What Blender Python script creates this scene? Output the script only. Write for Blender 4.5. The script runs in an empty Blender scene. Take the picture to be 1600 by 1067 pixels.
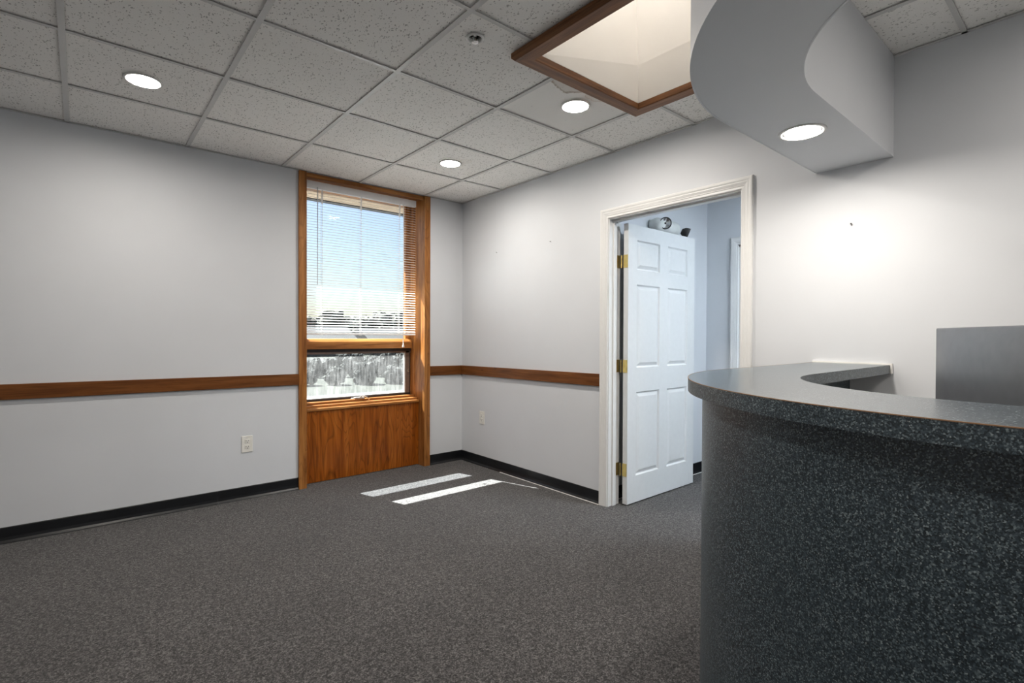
import bpy, bmesh, math, random
from mathutils import Vector, Matrix

random.seed(7)
S = bpy.context.scene
COL = S.collection

# ------------------------------------------------------------------ camera
CAM_LOC = Vector((-2.8586, -4.1319, 1.2093))
YAW, PITCH, ROLL, FPX = 0.7026, -0.0107, 0.0042, 797.93
fwd = Vector((math.sin(YAW)*math.cos(PITCH), math.cos(YAW)*math.cos(PITCH), math.sin(PITCH)))
rgt = Vector((math.cos(YAW), -math.sin(YAW), 0))
upv = rgt.cross(fwd)
rgt, upv = (math.cos(ROLL)*rgt + math.sin(ROLL)*upv), (-math.sin(ROLL)*rgt + math.cos(ROLL)*upv)
cd = bpy.data.cameras.new('camera')
cam = bpy.data.objects.new('camera', cd)
COL.objects.link(cam)
cd.sensor_fit = 'HORIZONTAL'
cd.sensor_width = 36
cd.lens = 36*FPX/1600
cd.clip_start = 0.02
cd.clip_end = 500
M = Matrix((rgt, upv, -fwd)).transposed().to_4x4()
M.translation = CAM_LOC
cam.matrix_world = M
S.camera = cam

# ------------------------------------------------------------------ sky, sun, exposure
SUN = Vector((0.305, -1.0, -1.27)).normalized()      # direction the light travels
world = bpy.data.worlds.new('world')
S.world = world
world.use_nodes = True
wn = world.node_tree
wn.nodes.clear()
wo = wn.nodes.new('ShaderNodeOutputWorld')
wb = wn.nodes.new('ShaderNodeBackground')
sky = wn.nodes.new('ShaderNodeTexSky')
sky.sky_type = 'NISHITA'
sky.sun_disc = False
sky.sun_elevation = math.asin(-SUN.z)
sky.sun_rotation = math.atan2(-SUN.x, -SUN.y)
sky.air_density = 1.0
sky.dust_density = 2.0
sky.ozone_density = 1.0
wb.inputs[1].default_value = 0.19
wn.links.new(sky.outputs[0], wb.inputs[0])
wn.links.new(wb.outputs[0], wo.inputs[0])

sl = bpy.data.lights.new('sun', 'SUN')
sl.energy = 52
sl.angle = math.radians(0.53)
sl.color = (1.0, 0.95, 0.87)
so = bpy.data.objects.new('sun', sl)
COL.objects.link(so)
so.location = (-3, 9, 12)
so.rotation_euler = SUN.to_track_quat('-Z', 'Y').to_euler()

vs = S.view_settings
vs.view_transform = 'Standard'
vs.look = 'None'
vs.gamma = 1.0
vs.use_curve_mapping = False
vs.exposure = 0.1

CAN_WARM = 310.0        # radiance of the recessed lamps
HALL_LAMP = 50.0

# ------------------------------------------------------------------ helpers
def mat(name):
    m = bpy.data.materials.new(name)
    m.use_nodes = True
    nt = m.node_tree
    b = nt.nodes['Principled BSDF']
    return m, nt, b

def N(nt, t, **kw):
    n = nt.nodes.new(t)
    for k, v in kw.items():
        setattr(n, k, v)
    return n

def L(nt, a, b):
    nt.links.new(a, b)

def coords(nt, scale=(1, 1, 1), kind='Object', rot=(0, 0, 0)):
    tc = N(nt, 'ShaderNodeTexCoord')
    mp = N(nt, 'ShaderNodeMapping')
    mp.inputs['Scale'].default_value = scale
    mp.inputs['Rotation'].default_value = rot
    L(nt, tc.outputs[kind], mp.inputs[0])
    return mp.outputs[0]

def noise(nt, vec, scale, detail=4, rough=0.5, dist=0.0):
    n = N(nt, 'ShaderNodeTexNoise')
    n.inputs['Scale'].default_value = scale
    n.inputs['Detail'].default_value = detail
    n.inputs['Roughness'].default_value = rough
    n.inputs['Distortion'].default_value = dist
    L(nt, vec, n.inputs['Vector'])
    return n.outputs['Fac']

def ramp(nt, fac, stops, interp='LINEAR'):
    r = N(nt, 'ShaderNodeValToRGB')
    r.color_ramp.interpolation = interp
    e = r.color_ramp.elements
    while len(e) < len(stops):
        e.new(0.5)
    for i, (p, c) in enumerate(stops):
        e[i].position = p
        if not isinstance(c, (tuple, list)):
            c = (c, c, c)
        e[i].color = (c[0], c[1], c[2], 1)
    L(nt, fac, r.inputs[0])
    return r.outputs[0]

def mix(nt, fac, a, b, mode='MIX'):
    m = N(nt, 'ShaderNodeMix', data_type='RGBA', blend_type=mode)
    for sock, v in ((m.inputs[0], fac), (m.inputs[6], a), (m.inputs[7], b)):
        if hasattr(v, 'is_linked'):
            L(nt, v, sock)
        elif isinstance(v, (tuple, list)):
            sock.default_value = (v[0], v[1], v[2], 1)
        else:
            sock.default_value = v
    return m.outputs[2]

def math_(nt, op, a, b=None):
    m = N(nt, 'ShaderNodeMath', operation=op)
    for i, v in enumerate((a, b)):
        if v is None:
            continue
        if hasattr(v, 'is_linked'):
            L(nt, v, m.inputs[i])
        else:
            m.inputs[i].default_value = v
    return m.outputs[0]

def bump(nt, b, h, strength=0.2, dist=0.002):
    n = N(nt, 'ShaderNodeBump')
    n.inputs['Strength'].default_value = strength
    n.inputs['Distance'].default_value = dist
    L(nt, h, n.inputs['Height'])
    L(nt, n.outputs[0], b.inputs['Normal'])

def plain(name, col, rough=0.5, metal=0.0, var=0.06, nscale=30):
    m, nt, b = mat(name)
    v = coords(nt)
    n = noise(nt, v, nscale, 3)
    c1 = tuple(c*(1-var) for c in col)
    c2 = tuple(min(1, c*(1+var)) for c in col)
    L(nt, ramp(nt, n, [(0.3, c1), (0.7, c2)]), b.inputs['Base Color'])
    b.inputs['Roughness'].default_value = rough
    b.inputs['Metallic'].default_value = metal
    return m

# ------------------------------------------------------------------ materials
def make_wall_paint(name, col, marks=True):
    m, nt, b = mat(name)
    v = coords(nt)
    n1 = noise(nt, v, 1.3, 3, 0.6)
    base = ramp(nt, n1, [(0.3, tuple(c*0.965 for c in col)), (0.7, tuple(min(1, c*1.02) for c in col))])
    if marks:
        n2 = noise(nt, v, 9, 6, 0.75, 0.6)
        sm = ramp(nt, n2, [(0.0, 0.90), (0.33, 1.0)])
        base = mix(nt, 1.0, base, sm, 'MULTIPLY')
    L(nt, base, b.inputs['Base Color'])
    b.inputs['Roughness'].default_value = 0.55
    bump(nt, b, noise(nt, v, 260, 2), 0.08, 0.001)
    return m

M_WALL = make_wall_paint('wall_paint', (0.655, 0.675, 0.705))
M_HALL = M_WALL
M_SOFFSIDE = M_WALL
M_SOFFUND = M_WALL
M_WELL = make_wall_paint('well_paint', (0.85, 0.82, 0.78), False)
M_WELLUP = M_WELL
M_TRIM = plain('white_trim', (0.74, 0.74, 0.73), 0.32, 0, 0.015)
M_DOOR = plain('white_door', (0.70, 0.715, 0.72), 0.38, 0, 0.015)
M_VINYL = plain('black_vinyl', (0.008, 0.009, 0.011), 0.30, 0, 0.25, 8)
M_BRASS = plain('brass', (0.72, 0.55, 0.20), 0.28, 0.9, 0.1)
M_PLATE = plain('outlet_plastic', (0.78, 0.77, 0.72), 0.4)
M_DARK = plain('dark_slot', (0.03, 0.03, 0.03), 0.6)
M_TEE = plain('grid_tee_white', (0.60, 0.60, 0.59), 0.45, 0, 0.02)
M_BLIND = plain('blind_white', (0.86, 0.87, 0.88), 0.35, 0, 0.015)
M_CORD = plain('cord_white', (0.80, 0.80, 0.78), 0.6)
M_ALU = plain('bronze_aluminium', (0.035, 0.032, 0.034), 0.4, 0.5, 0.1)
M_SASHIN = plain('sash_bronze_light', (0.19, 0.14, 0.115), 0.4, 0.3, 0.1)
M_GASKET = plain('grey_gasket', (0.62, 0.62, 0.60), 0.5)
M_CRANK = plain('crank_metal', (0.55, 0.50, 0.45), 0.35, 0.8)
M_CHROME = plain('chrome', (0.75, 0.75, 0.74), 0.2, 1.0)
M_BLACK = plain('black_plastic', (0.17, 0.178, 0.195), 0.30, 0.3, 0.06)
M_SCREEN = plain('screen_black', (0.012, 0.012, 0.014), 0.1)
M_SEAM = plain('laminate_seam_brown', (0.30, 0.17, 0.09), 0.5)
M_CAULK = plain('white_caulk', (0.82, 0.81, 0.78), 0.5)
M_EMERG = plain('emergency_housing', (0.66, 0.68, 0.66), 0.4)
M_DESK = plain('desk_grey', (0.30, 0.29, 0.28), 0.45)

def make_tile(name, stain=None, smooth=False):
    m, nt, b = mat(name)
    tc = N(nt, 'ShaderNodeTexCoord')
    oi = N(nt, 'ShaderNodeObjectInfo')
    off = N(nt, 'ShaderNodeVectorMath', operation='SCALE')
    comb = N(nt, 'ShaderNodeCombineXYZ')
    L(nt, oi.outputs['Random'], comb.inputs[0])
    L(nt, oi.outputs['Random'], comb.inputs[1])
    L(nt, comb.outputs[0], off.inputs[0])
    off.inputs['Scale'].default_value = 37.0
    add = N(nt, 'ShaderNodeVectorMath', operation='ADD')
    L(nt, tc.outputs['Object'], add.inputs[0])
    L(nt, off.outputs[0], add.inputs[1])
    v = add.outputs[0]
    wob = noise(nt, v, 45, 2)
    vo = N(nt, 'ShaderNodeTexVoronoi')
    vo.inputs['Scale'].default_value = 120
    mp = N(nt, 'ShaderNodeMapping')
    mp.inputs['Scale'].default_value = (1.0, 0.62, 1)
    mp.inputs['Rotation'].default_value = (0, 0, 0.6)
    L(nt, v, mp.inputs[0])
    vv = N(nt, 'ShaderNodeVectorMath', operation='ADD')
    sc = N(nt, 'ShaderNodeVectorMath', operation='SCALE')
    nz = N(nt, 'ShaderNodeTexNoise')
    nz.inputs['Scale'].default_value = 60
    L(nt, v, nz.inputs['Vector'])
    L(nt, nz.outputs['Color'], sc.inputs[0])
    sc.inputs['Scale'].default_value = 0.016
    L(nt, mp.outputs[0], vv.inputs[0])
    L(nt, sc.outputs[0], vv.inputs[1])
    L(nt, vv.outputs[0], vo.inputs['Vector'])
    # pits only in some cells, of uneven size
    sep = N(nt, 'ShaderNodeSeparateColor')
    L(nt, vo.outputs['Color'], sep.inputs[0])
    thr = math_(nt, 'MULTIPLY', sep.outputs[0], 0.42)
    pit = math_(nt, 'LESS_THAN', vo.outputs['Distance'], thr)
    keep = math_(nt, 'GREATER_THAN', sep.outputs[1], 0.22 if not smooth else 0.97)
    pit = math_(nt, 'MULTIPLY', pit, keep)
    fine = noise(nt, v, 320, 2)
    base = ramp(nt, fine, [(0.25, (0.86, 0.85, 0.825)), (0.75, (0.965, 0.955, 0.93))])
    col = mix(nt, math_(nt, 'MULTIPLY', pit, 0.6 if not smooth else 0.3), base, (0.17, 0.165, 0.15))
    tint = ramp(nt, oi.outputs['Random'], [(0, 0.95), (1, 1.0)])
    col = mix(nt, 1.0, col, tint, 'MULTIPLY')
    if stain:
        for (sx, sy, rad, ringc, fillc, famt) in stain:
            d = N(nt, 'ShaderNodeVectorMath', operation='DISTANCE')
            L(nt, tc.outputs['Object'], d.inputs[0])
            d.inputs[1].default_value = (sx, sy, 0)
            wob2 = noise(nt, tc.outputs['Object'], 9, 4, 0.6)
            dd = math_(nt, 'ADD', d.outputs['Value'], math_(nt, 'MULTIPLY', math_(nt, 'SUBTRACT', wob2, 0.5), rad*0.9))
            t = math_(nt, 'DIVIDE', dd, rad)
            ring = ramp(nt, t, [(0.0, 0.25), (0.86, 0.35), (0.95, 1.0), (1.0, 0.0)])
            col = mix(nt, math_(nt, 'MULTIPLY', ring, famt), col, ringc)
    L(nt, col, b.inputs['Base Color'])
    b.inputs['Roughness'].default_value = 0.95
    b.inputs['Specular IOR Level'].default_value = 0.1
    hgt = math_(nt, 'SUBTRACT', math_(nt, 'MULTIPLY', fine, 0.3), pit)
    bump(nt, b, hgt, 0.35, 0.002)
    return m

M_TILE = make_tile('mineral_fibre_tile')
M_TILE_STAIN = make_tile('mineral_fibre_tile_stained', [(-0.19, -0.20, 0.13, (0.36, 0.29, 0.22), None, 0.85), (0.02, -0.18, 0.085, (0.45, 0.34, 0.22), None, 0.4)], True)
M_TILE_STAIN2 = make_tile('mineral_fibre_tile_spotted', [(0.07, -0.08, 0.05, (0.55, 0.50, 0.38), None, 0.35)])

def make_carpet():
    m, nt, b = mat('charcoal_carpet')
    v = coords(nt)
    n1 = noise(nt, v, 160, 3, 0.7)
    n2 = noise(nt, v, 55, 4, 0.65)
    n3 = noise(nt, v, 1.6, 4, 0.6)
    vg = N(nt, 'ShaderNodeTexVoronoi')
    vg.inputs['Scale'].default_value = 190
    L(nt, v, vg.inputs['Vector'])
    sg = N(nt, 'ShaderNodeSeparateColor')
    L(nt, vg.outputs['Color'], sg.inputs[0])
    grain = math_(nt, 'ADD', math_(nt, 'MULTIPLY', sg.outputs[0], 0.36), 0.32)
    f = math_(nt, 'ADD', math_(nt, 'MULTIPLY', n1, 0.35), math_(nt, 'MULTIPLY', n2, 0.25))
    f = math_(nt, 'ADD', f, math_(nt, 'MULTIPLY', grain, 0.40))
    c = ramp(nt, f, [(0.40, (0.008, 0.0075, 0.0077)), (0.5, (0.048, 0.0455, 0.046)), (0.61, (0.18, 0.172, 0.17))])
    c = mix(nt, 1.0, c, ramp(nt, n3, [(0.3, 0.86), (0.7, 1.08)]), 'MULTIPLY')
    L(nt, c, b.inputs['Base Color'])
    b.inputs['Roughness'].default_value = 0.95
    b.inputs['Specular IOR Level'].default_value = 0.15
    b.inputs['Sheen Weight'].default_value = 0.15
    b.inputs['Sheen Roughness'].default_value = 0.6
    bump(nt, b, f, 0.6, 0.006)
    return m
M_CARPET = make_carpet()

def make_wood(name, dark, mid, light, axis, scale=1.0, knots=False, rough=0.35, cathedral=0.0):
    """grain runs along axis 0/1/2"""
    m, nt, b = mat(name)
    st = [14.0*scale]*3
    st[axis] = 1.0*scale
    v = coords(nt, tuple(st))
    n1 = noise(nt, v, 2.2, 5, 0.6, 0.5)
    st2 = [85.0*scale]*3
    st2[axis] = 2.6*scale
    v2 = coords(nt, tuple(st2))
    n2 = noise(nt, v2, 2.0, 3, 0.6)
    c = ramp(nt, n1, [(0.32, dark), (0.5, mid), (0.68, light)])
    if cathedral > 0:
        st3 = [5.0]*3
        st3[axis] = 0.9
        v3 = coords(nt, tuple(st3))
        base = noise(nt, v3, 1.1, 2, 0.5, 0.4)
        rings = math_(nt, 'FRACT', math_(nt, 'MULTIPLY', base, 17.0))
        g = ramp(nt, rings, [(0.0, 1.0), (0.16, 0.45), (0.34, 0.85), (1.0, 1.0)])
        c = mix(nt, cathedral, c, g, 'MULTIPLY')
    pores = ramp(nt, n2, [(0.36, 0.55), (0.46, 1.0)])
    c = mix(nt, 0.55, c, pores, 'MULTIPLY')
    if knots:
        st4 = [13.0]*3
        st4[axis] = 4.2
        vo = N(nt, 'ShaderNodeTexVoronoi')
        vo.inputs['Scale'].default_value = 1.0
        L(nt, coords(nt, tuple(st4)), vo.inputs['Vector'])
        k = ramp(nt, vo.outputs['Distance'], [(0.07, 1.0), (0.17, 0.0)])
        sep = N(nt, 'ShaderNodeSeparateColor')
        L(nt, vo.outputs['Color'], sep.inputs[0])
        k = math_(nt, 'MULTIPLY', k, math_(nt, 'GREATER_THAN', sep.outputs[0], 0.35))
        c = mix(nt, math_(nt, 'MULTIPLY', k, 0.8), c, tuple(x*0.22 for x in dark))
    L(nt, c, b.inputs['Base Color'])
    b.inputs['Roughness'].default_value = rough
    b.inputs['Specular IOR Level'].default_value = 0.25
    bump(nt, b, n2, 0.12, 0.001)
    return m

OAK = ((0.200, 0.070, 0.016), (0.340, 0.135, 0.034), (0.460, 0.205, 0.062))
M_OAK_Z = make_wood('stained_oak_upright', *OAK, 2, cathedral=0.45)
M_OAK_X = make_wood('stained_oak_lengthwise', *OAK, 0)
M_PLY = make_wood('stained_oak_plywood', (0.195, 0.045, 0.004), (0.320, 0.086, 0.008), (0.43, 0.135, 0.018), 2, 0.8, rough=0.3, cathedral=0.75)
PINE = ((0.100, 0.032, 0.007), (0.155, 0.053, 0.012), (0.205, 0.076, 0.020))
M_PINE_X = make_wood('knotty_pine_lengthwise', *PINE, 0, 1.0, True, 0.4)
M_PINE_Y = make_wood('knotty_pine_crosswise', *PINE, 1, 1.0, True, 0.4)
WAL = ((0.125, 0.050, 0.019), (0.205, 0.087, 0.035), (0.29, 0.130, 0.054))
M_WAL_X = make_wood('skylight_oak_lengthwise', *WAL, 0, rough=0.4)
M_WAL_Y = make_wood('skylight_oak_crosswise', *WAL, 1, rough=0.4)

def make_laminate(name, rough, spec):
    m, nt, b = mat(name)
    v = coords(nt)
    vo = N(nt, 'ShaderNodeTexVoronoi')
    vo.inputs['Scale'].default_value = 400
    L(nt, v, vo.inputs['Vector'])
    sep = N(nt, 'ShaderNodeSeparateColor')
    L(nt, vo.outputs['Color'], sep.inputs[0])
    c = ramp(nt, sep.outputs[0], [(0.0, (0.008, 0.013, 0.017)), (0.45, (0.026, 0.039, 0.050)), (0.75, (0.060, 0.086, 0.103)), (0.94, (0.15, 0.19, 0.205)), (1.0, (0.25, 0.30, 0.31))])
    vo2 = N(nt, 'ShaderNodeTexVoronoi')
    vo2.inputs['Scale'].default_value = 210
    L(nt, v, vo2.inputs['Vector'])
    sep2 = N(nt, 'ShaderNodeSeparateColor')
    L(nt, vo2.outputs['Color'], sep2.inputs[0])
    fl = math_(nt, 'LESS_THAN', vo2.outputs['Distance'], math_(nt, 'MULTIPLY', sep2.outputs[1], 0.27))
    fl = math_(nt, 'MULTIPLY', fl, math_(nt, 'GREATER_THAN', sep2.outputs[0], 0.66))
    c = mix(nt, math_(nt, 'MULTIPLY', fl, 0.7), c, (0.42, 0.46, 0.46))
    L(nt, c, b.inputs['Base Color'])
    b.inputs['Roughness'].default_value = rough
    b.inputs['Specular IOR Level'].default_value = spec
    return m
M_LAM = make_laminate('speckled_laminate_satin', 0.33, 0.55)
M_LAMTOP = make_laminate('speckled_laminate_polished', 0.24, 1.0)

def make_emit(name, col, strength):
    m, nt, b = mat(name)
    b.inputs['Base Color'].default_value = (0.9, 0.9, 0.88, 1)
    b.inputs['Emission Color'].default_value = (*col, 1)
    b.inputs['Emission Strength'].default_value = strength
    return m
M_LENS = make_emit('lamp_lens_warm', (1.0, 0.93, 0.845), CAN_WARM)
M_HALLLENS = make_emit('hall_lamp_lens', (0.82, 0.92, 1.0), HALL_LAMP)

def make_glass(name, tint, dirt=0.0):
    m = bpy.data.materials.new(name)
    m.use_nodes = True
    nt = m.node_tree
    nt.nodes.clear()
    out = N(nt, 'ShaderNodeOutputMaterial')
    tr = N(nt, 'ShaderNodeBsdfTransparent')
    tr.inputs[0].default_value = (*tint, 1)
    gl = N(nt, 'ShaderNodeBsdfGlossy')
    gl.inputs['Roughness'].default_value = 0.03
    lw = N(nt, 'ShaderNodeLayerWeight')
    lw.inputs[0].default_value = 0.5
    refl = math_(nt, 'ADD', math_(nt, 'MULTIPLY', math_(nt, 'POWER', lw.outputs['Facing'], 5.0), 0.9), 0.012)
    mx = N(nt, 'ShaderNodeMixShader')
    L(nt, refl, mx.inputs[0])
    L(nt, tr.outputs[0], mx.inputs[1])
    L(nt, gl.outputs[0], mx.inputs[2])
    last = mx.outputs[0]
    if dirt > 0:
        di = N(nt, 'ShaderNodeBsdfTranslucent')
        di.inputs[0].default_value = (0.85, 0.87, 0.88, 1)
        v = coords(nt, (55, 1, 7))
        n = noise(nt, v, 1.0, 5, 0.7, 0.4)
        v2 = coords(nt, (6, 1, 6))
        n2 = noise(nt, v2, 1.0, 5, 0.6)
        f = math_(nt, 'MULTIPLY', ramp(nt, n, [(0.3, 0.1), (0.75, 1.0)]), ramp(nt, n2, [(0.3, 0.35), (0.7, 1.0)]))
        f = math_(nt, 'MULTIPLY', f, dirt)
        mx2 = N(nt, 'ShaderNodeMixShader')
        L(nt, f, mx2.inputs[0])
        L(nt, last, mx2.inputs[1])
        L(nt, di.outputs[0], mx2.inputs[2])
        last = mx2.outputs[0]
    L(nt, last, out.inputs[0])
    return m
M_GLASS = make_glass('clear_window_glass', (0.86, 0.90, 0.92))
M_GLASSDIRT = make_glass('dirty_window_glass', (0.66, 0.70, 0.73), 0.085)

def make_opal():
    m = bpy.data.materials.new('opal_skylight_acrylic')
    m.use_nodes = True
    nt = m.node_tree
    nt.nodes.clear()
    out = N(nt, 'ShaderNodeOutputMaterial')
    tl = N(nt, 'ShaderNodeBsdfTranslucent')
    v = coords(nt)
    L(nt, ramp(nt, noise(nt, v, 5, 3), [(0.3, (0.40, 0.397, 0.393)), (0.7, (0.44, 0.437, 0.433))]), tl.inputs[0])
    L(nt, tl.outputs[0], out.inputs[0])
    return m
M_OPAL = make_opal()

def make_foliage(name, dark, light):
    m, nt, b = mat(name)
    v = coords(nt)
    n = noise(nt, v, 2.4, 6, 0.75)
    L(nt, ramp(nt, n, [(0.35, dark), (0.65, light)]), b.inputs['Base Color'])
    b.inputs['Roughness'].default_value = 0.8
    bump(nt, b, n, 0.5, 0.1)
    return m
M_LEAF_A = make_foliage('foliage_green', (0.012, 0.016, 0.006), (0.022, 0.026, 0.010))
M_LEAF_B = make_foliage('foliage_olive', (0.014, 0.017, 0.006), (0.027, 0.028, 0.010))
M_BUSH = make_foliage('bush_foliage', (0.006, 0.008, 0.004), (0.012, 0.014, 0.007))
M_BARK = plain('bark', (0.03, 0.024, 0.018), 0.9, 0, 0.3)
M_GRASS = plain('lawn', (0.022, 0.025, 0.014), 0.9, 0, 0.3, 0.7)
M_CONC = plain('pale_concrete', (0.060, 0.060, 0.058), 0.8, 0, 0.15, 3)
M_ASPH = plain('asphalt', (0.022, 0.023, 0.025), 0.9, 0, 0.2, 5)
M_SIDING = plain('house_siding', (0.040, 0.039, 0.036), 0.7)
M_SIDING2 = plain('house_siding_tan', (0.034, 0.029, 0.024), 0.7)
M_ROOFSH = plain('house_roof', (0.016, 0.018, 0.021), 0.8)
M_HGLASS = plain('house_window', (0.008, 0.010, 0.013), 0.2)
M_EAVE = make_wood('eave_board', (0.46, 0.34, 0.24), (0.58, 0.45, 0.33), (0.68, 0.55, 0.42), 0, rough=0.6)
M_FASCIA = plain('fascia_dark', (0.05, 0.052, 0.06), 0.5)
M_EXT = plain('exterior_stucco', (0.10, 0.098, 0.092), 0.8)

# ------------------------------------------------------------------ mesh builders
def link(o, parent=None):
    COL.objects.link(o)
    if parent is not None:
        o.parent = parent
    return o

def tag(o, label=None, cat=None, group=None, kind=None):
    if label: o['label'] = label
    if cat: o['category'] = cat
    if group: o['group'] = group
    if kind: o['kind'] = kind
    return o

def empty(name, loc, rotz=0.0):
    o = bpy.data.objects.new(name, None)
    o.empty_display_size = 0.1
    o.location = loc
    o.rotation_euler = (0, 0, rotz)
    COL.objects.link(o)
    return o

def wloc(o):
    v = Vector((0, 0, 0))
    while o is not None:
        v = v + o.location
        o = o.parent
    return v

def obj(name, bm, material, parent=None, origin=None, smooth=False, local=False):
    """bm in world coordinates; the object's origin goes to its parent's base (or 'origin')."""
    if parent is not None and not local:
        org = wloc(parent)
    elif origin is not None:
        org = Vector(origin)
    else:
        org = Vector((0, 0, 0))
    if not local:
        bmesh.ops.translate(bm, verts=bm.verts, vec=-org)
    bmesh.ops.recalc_face_normals(bm, faces=bm.faces)
    me = bpy.data.meshes.new(name)
    bm.to_mesh(me)
    bm.free()
    if isinstance(material, (list, tuple)):
        for x in material:
            me.materials.append(x)
    else:
        me.materials.append(material)
    if smooth:
        for p in me.polygons:
            p.use_smooth = True
    o = bpy.data.objects.new(name, me)
    if parent is None and not local:
        o.location = org
    link(o, parent)
    return o

def add_box(bm, a, b, bevel=0.0, seg=2):
    x0, x1 = sorted((a[0], b[0])); y0, y1 = sorted((a[1], b[1])); z0, z1 = sorted((a[2], b[2]))
    vs_ = [bm.verts.new(c) for c in ((x0,y0,z0),(x1,y0,z0),(x1,y1,z0),(x0,y1,z0),(x0,y0,z1),(x1,y0,z1),(x1,y1,z1),(x0,y1,z1))]
    fs = [bm.faces.new([vs_[i] for i in q]) for q in ((0,3,2,1),(4,5,6,7),(0,1,5,4),(1,2,6,5),(2,3,7,6),(3,0,4,7))]
    if bevel > 0:
        es = set(e for f in fs for e in f.edges)
        bmesh.ops.bevel(bm, geom=list(es), offset=bevel, segments=seg, affect='EDGES', profile=0.5)
    return bm

def box(a, b, bevel=0.0, seg=2):
    return add_box(bmesh.new(), a, b, bevel, seg)

def add_hexa(bm, pts):
    v = [bm.verts.new(p) for p in pts]
    for q in ((0,3,2,1),(4,5,6,7),(0,1,5,4),(1,2,6,5),(2,3,7,6),(3,0,4,7)):
        bm.faces.new([v[i] for i in q])
    return bm

def add_lathe(bm, prof, axis_o, axis_d=(0, 0, 1), n=32, cap=True):
    """prof: list of (radius, height along axis)"""
    d = Vector(axis_d).normalized()
    q = d.to_track_quat('Z', 'Y').to_matrix()
    o = Vector(axis_o)
    rings = []
    for r, h in prof:
        if r < 1e-6:
            rings.append([bm.verts.new(o + d*h)])
        else:
            rings.append([bm.verts.new(o + q @ Vector((r*math.cos(2*math.pi*i/n), r*math.sin(2*math.pi*i/n), h))) for i in range(n)])
    for a, b in zip(rings, rings[1:]):
        for i in range(n):
            j = (i+1) % n
            if len(a) == 1 and len(b) == 1:
                continue
            if len(a) == 1:
                bm.faces.new((a[0], b[i], b[j]))
            elif len(b) == 1:
                bm.faces.new((a[i], b[0], a[j]))
            else:
                bm.faces.new((a[i], b[i], b[j], a[j]))
    if cap:
        for r in (rings[0], rings[-1]):
            if len(r) > 2:
                bm.faces.new(r)
    return bm

def add_tube(bm, pts, rad, n=8):
    pts = [Vector(p) for p in pts]
    rings = []
    for i, p in enumerate(pts):
        d = (pts[min(i+1, len(pts)-1)] - pts[max(i-1, 0)]).normalized()
        q = d.to_track_quat('Z', 'Y').to_matrix()
        rr = rad[i] if isinstance(rad, (list, tuple)) else rad
        rings.append([bm.verts.new(p + q @ Vector((rr*math.cos(2*math.pi*k/n), rr*math.sin(2*math.pi*k/n), 0))) for k in range(n)])
    for a, b in zip(rings, rings[1:]):
        for i in range(n):
            bm.faces.new((a[i], b[i], b[(i+1) % n], a[(i+1) % n]))
    bm.faces.new(rings[0]); bm.faces.new(rings[-1])
    return bm

def add_strip_prism(bm, A, B, z0, z1, mats=None):
    """two plan polylines A (outer) and B (inner) of equal length swept from z0 to z1; mats = indices (bottom, top, outer, inner)"""
    mats = mats or (0, 0, 0, 0)
    rows = [[bm.verts.new((x, y, z)) for x, y in P] for P in (A, B) for z in (z0, z1)]
    a0, a1, b0, b1 = rows
    for i in range(len(A)-1):
        for q, mi in (((a0[i], a0[i+1], b0[i+1], b0[i]), mats[0]), ((a1[i], b1[i], b1[i+1], a1[i+1]), mats[1]),
                      ((a0[i], a1[i], a1[i+1], a0[i+1]), mats[2]), ((b0[i], b0[i+1], b1[i+1], b1[i]), mats[3])):
            f = bm.faces.new(q); f.material_index = mi
    for k in (0, -1):
        f = bm.faces.new((a0[k], b0[k], b1[k], a1[k])); f.material_index = mats[2]
    return bm

H = 2.495              # ceiling height
XW, YN = -4.64, -6.25  # far ends of the room behind the camera
XJ0, XJ1 = -1.493, -0.433   # window recess between the jambs
TB = 0.115             # thickness of the door wall
DY0, DY1 = -1.818, -2.756   # door opening
DZ = 2.035
HX, HY = 1.47, -1.74   # hall walls
# skylight opening
KX0, KX1, KY0, KY1 = -1.274, -0.505, -2.42, -3.13

# ------------------------------------------------------------------ structure
def struct(o):
    o['kind'] = 'structure'
    return o

bm = bmesh.new()
add_box(bm, (XW-0.2, YN-0.2, -0.06), (0.0, 0.0, 0.0))
add_box(bm, (0.0, DY1-0.01, -0.06), (TB, DY0+0.01, 0.0))
add_box(bm, (TB, -5.2, -0.06), (2.9, HY, 0.0))
add_box(bm, (XJ0-0.03, 0.0, -0.06), (XJ1+0.03, 0.10, 0.0))
floor = struct(obj('floor', bm, M_CARPET))

# window wall
bm = bmesh.new()
add_box(bm, (XW-0.2, 0, 0), (XJ0-0.027, 0.32, H+0.06))
add_box(bm, (XJ1+0.027, 0, 0), (TB, 0.32, H+0.06))
add_box(bm, (XJ0-0.027, 0.115, -0.05), (XJ1+0.027, 0.32, 0.60))
add_box(bm, (XJ0-0.027, 0.02, H+0.001), (XJ1+0.027, 0.32, H+0.06))
wall_left = struct(obj('wall_left', bm, M_WALL))
# door wall
bm = bmesh.new()
add_box(bm, (0, DY0+0.02, 0), (TB, 0, H+0.06))
add_box(bm, (0, YN-0.2, 0), (TB, DY1-0.02, H+0.06))
add_box(bm, (0, DY1-0.02, DZ+0.02), (TB, DY0+0.02, H+0.06))
wall_right = struct(obj('wall_right', bm, M_WALL))
wall_near = struct(obj('wall_near', box((XW-0.2, YN-0.15, 0), (0, YN, H+0.06)), M_WALL))
wall_side = struct(obj('wall_side', box((XW-0.15, YN, 0), (XW, 0, H+0.06)), M_WALL))
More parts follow.
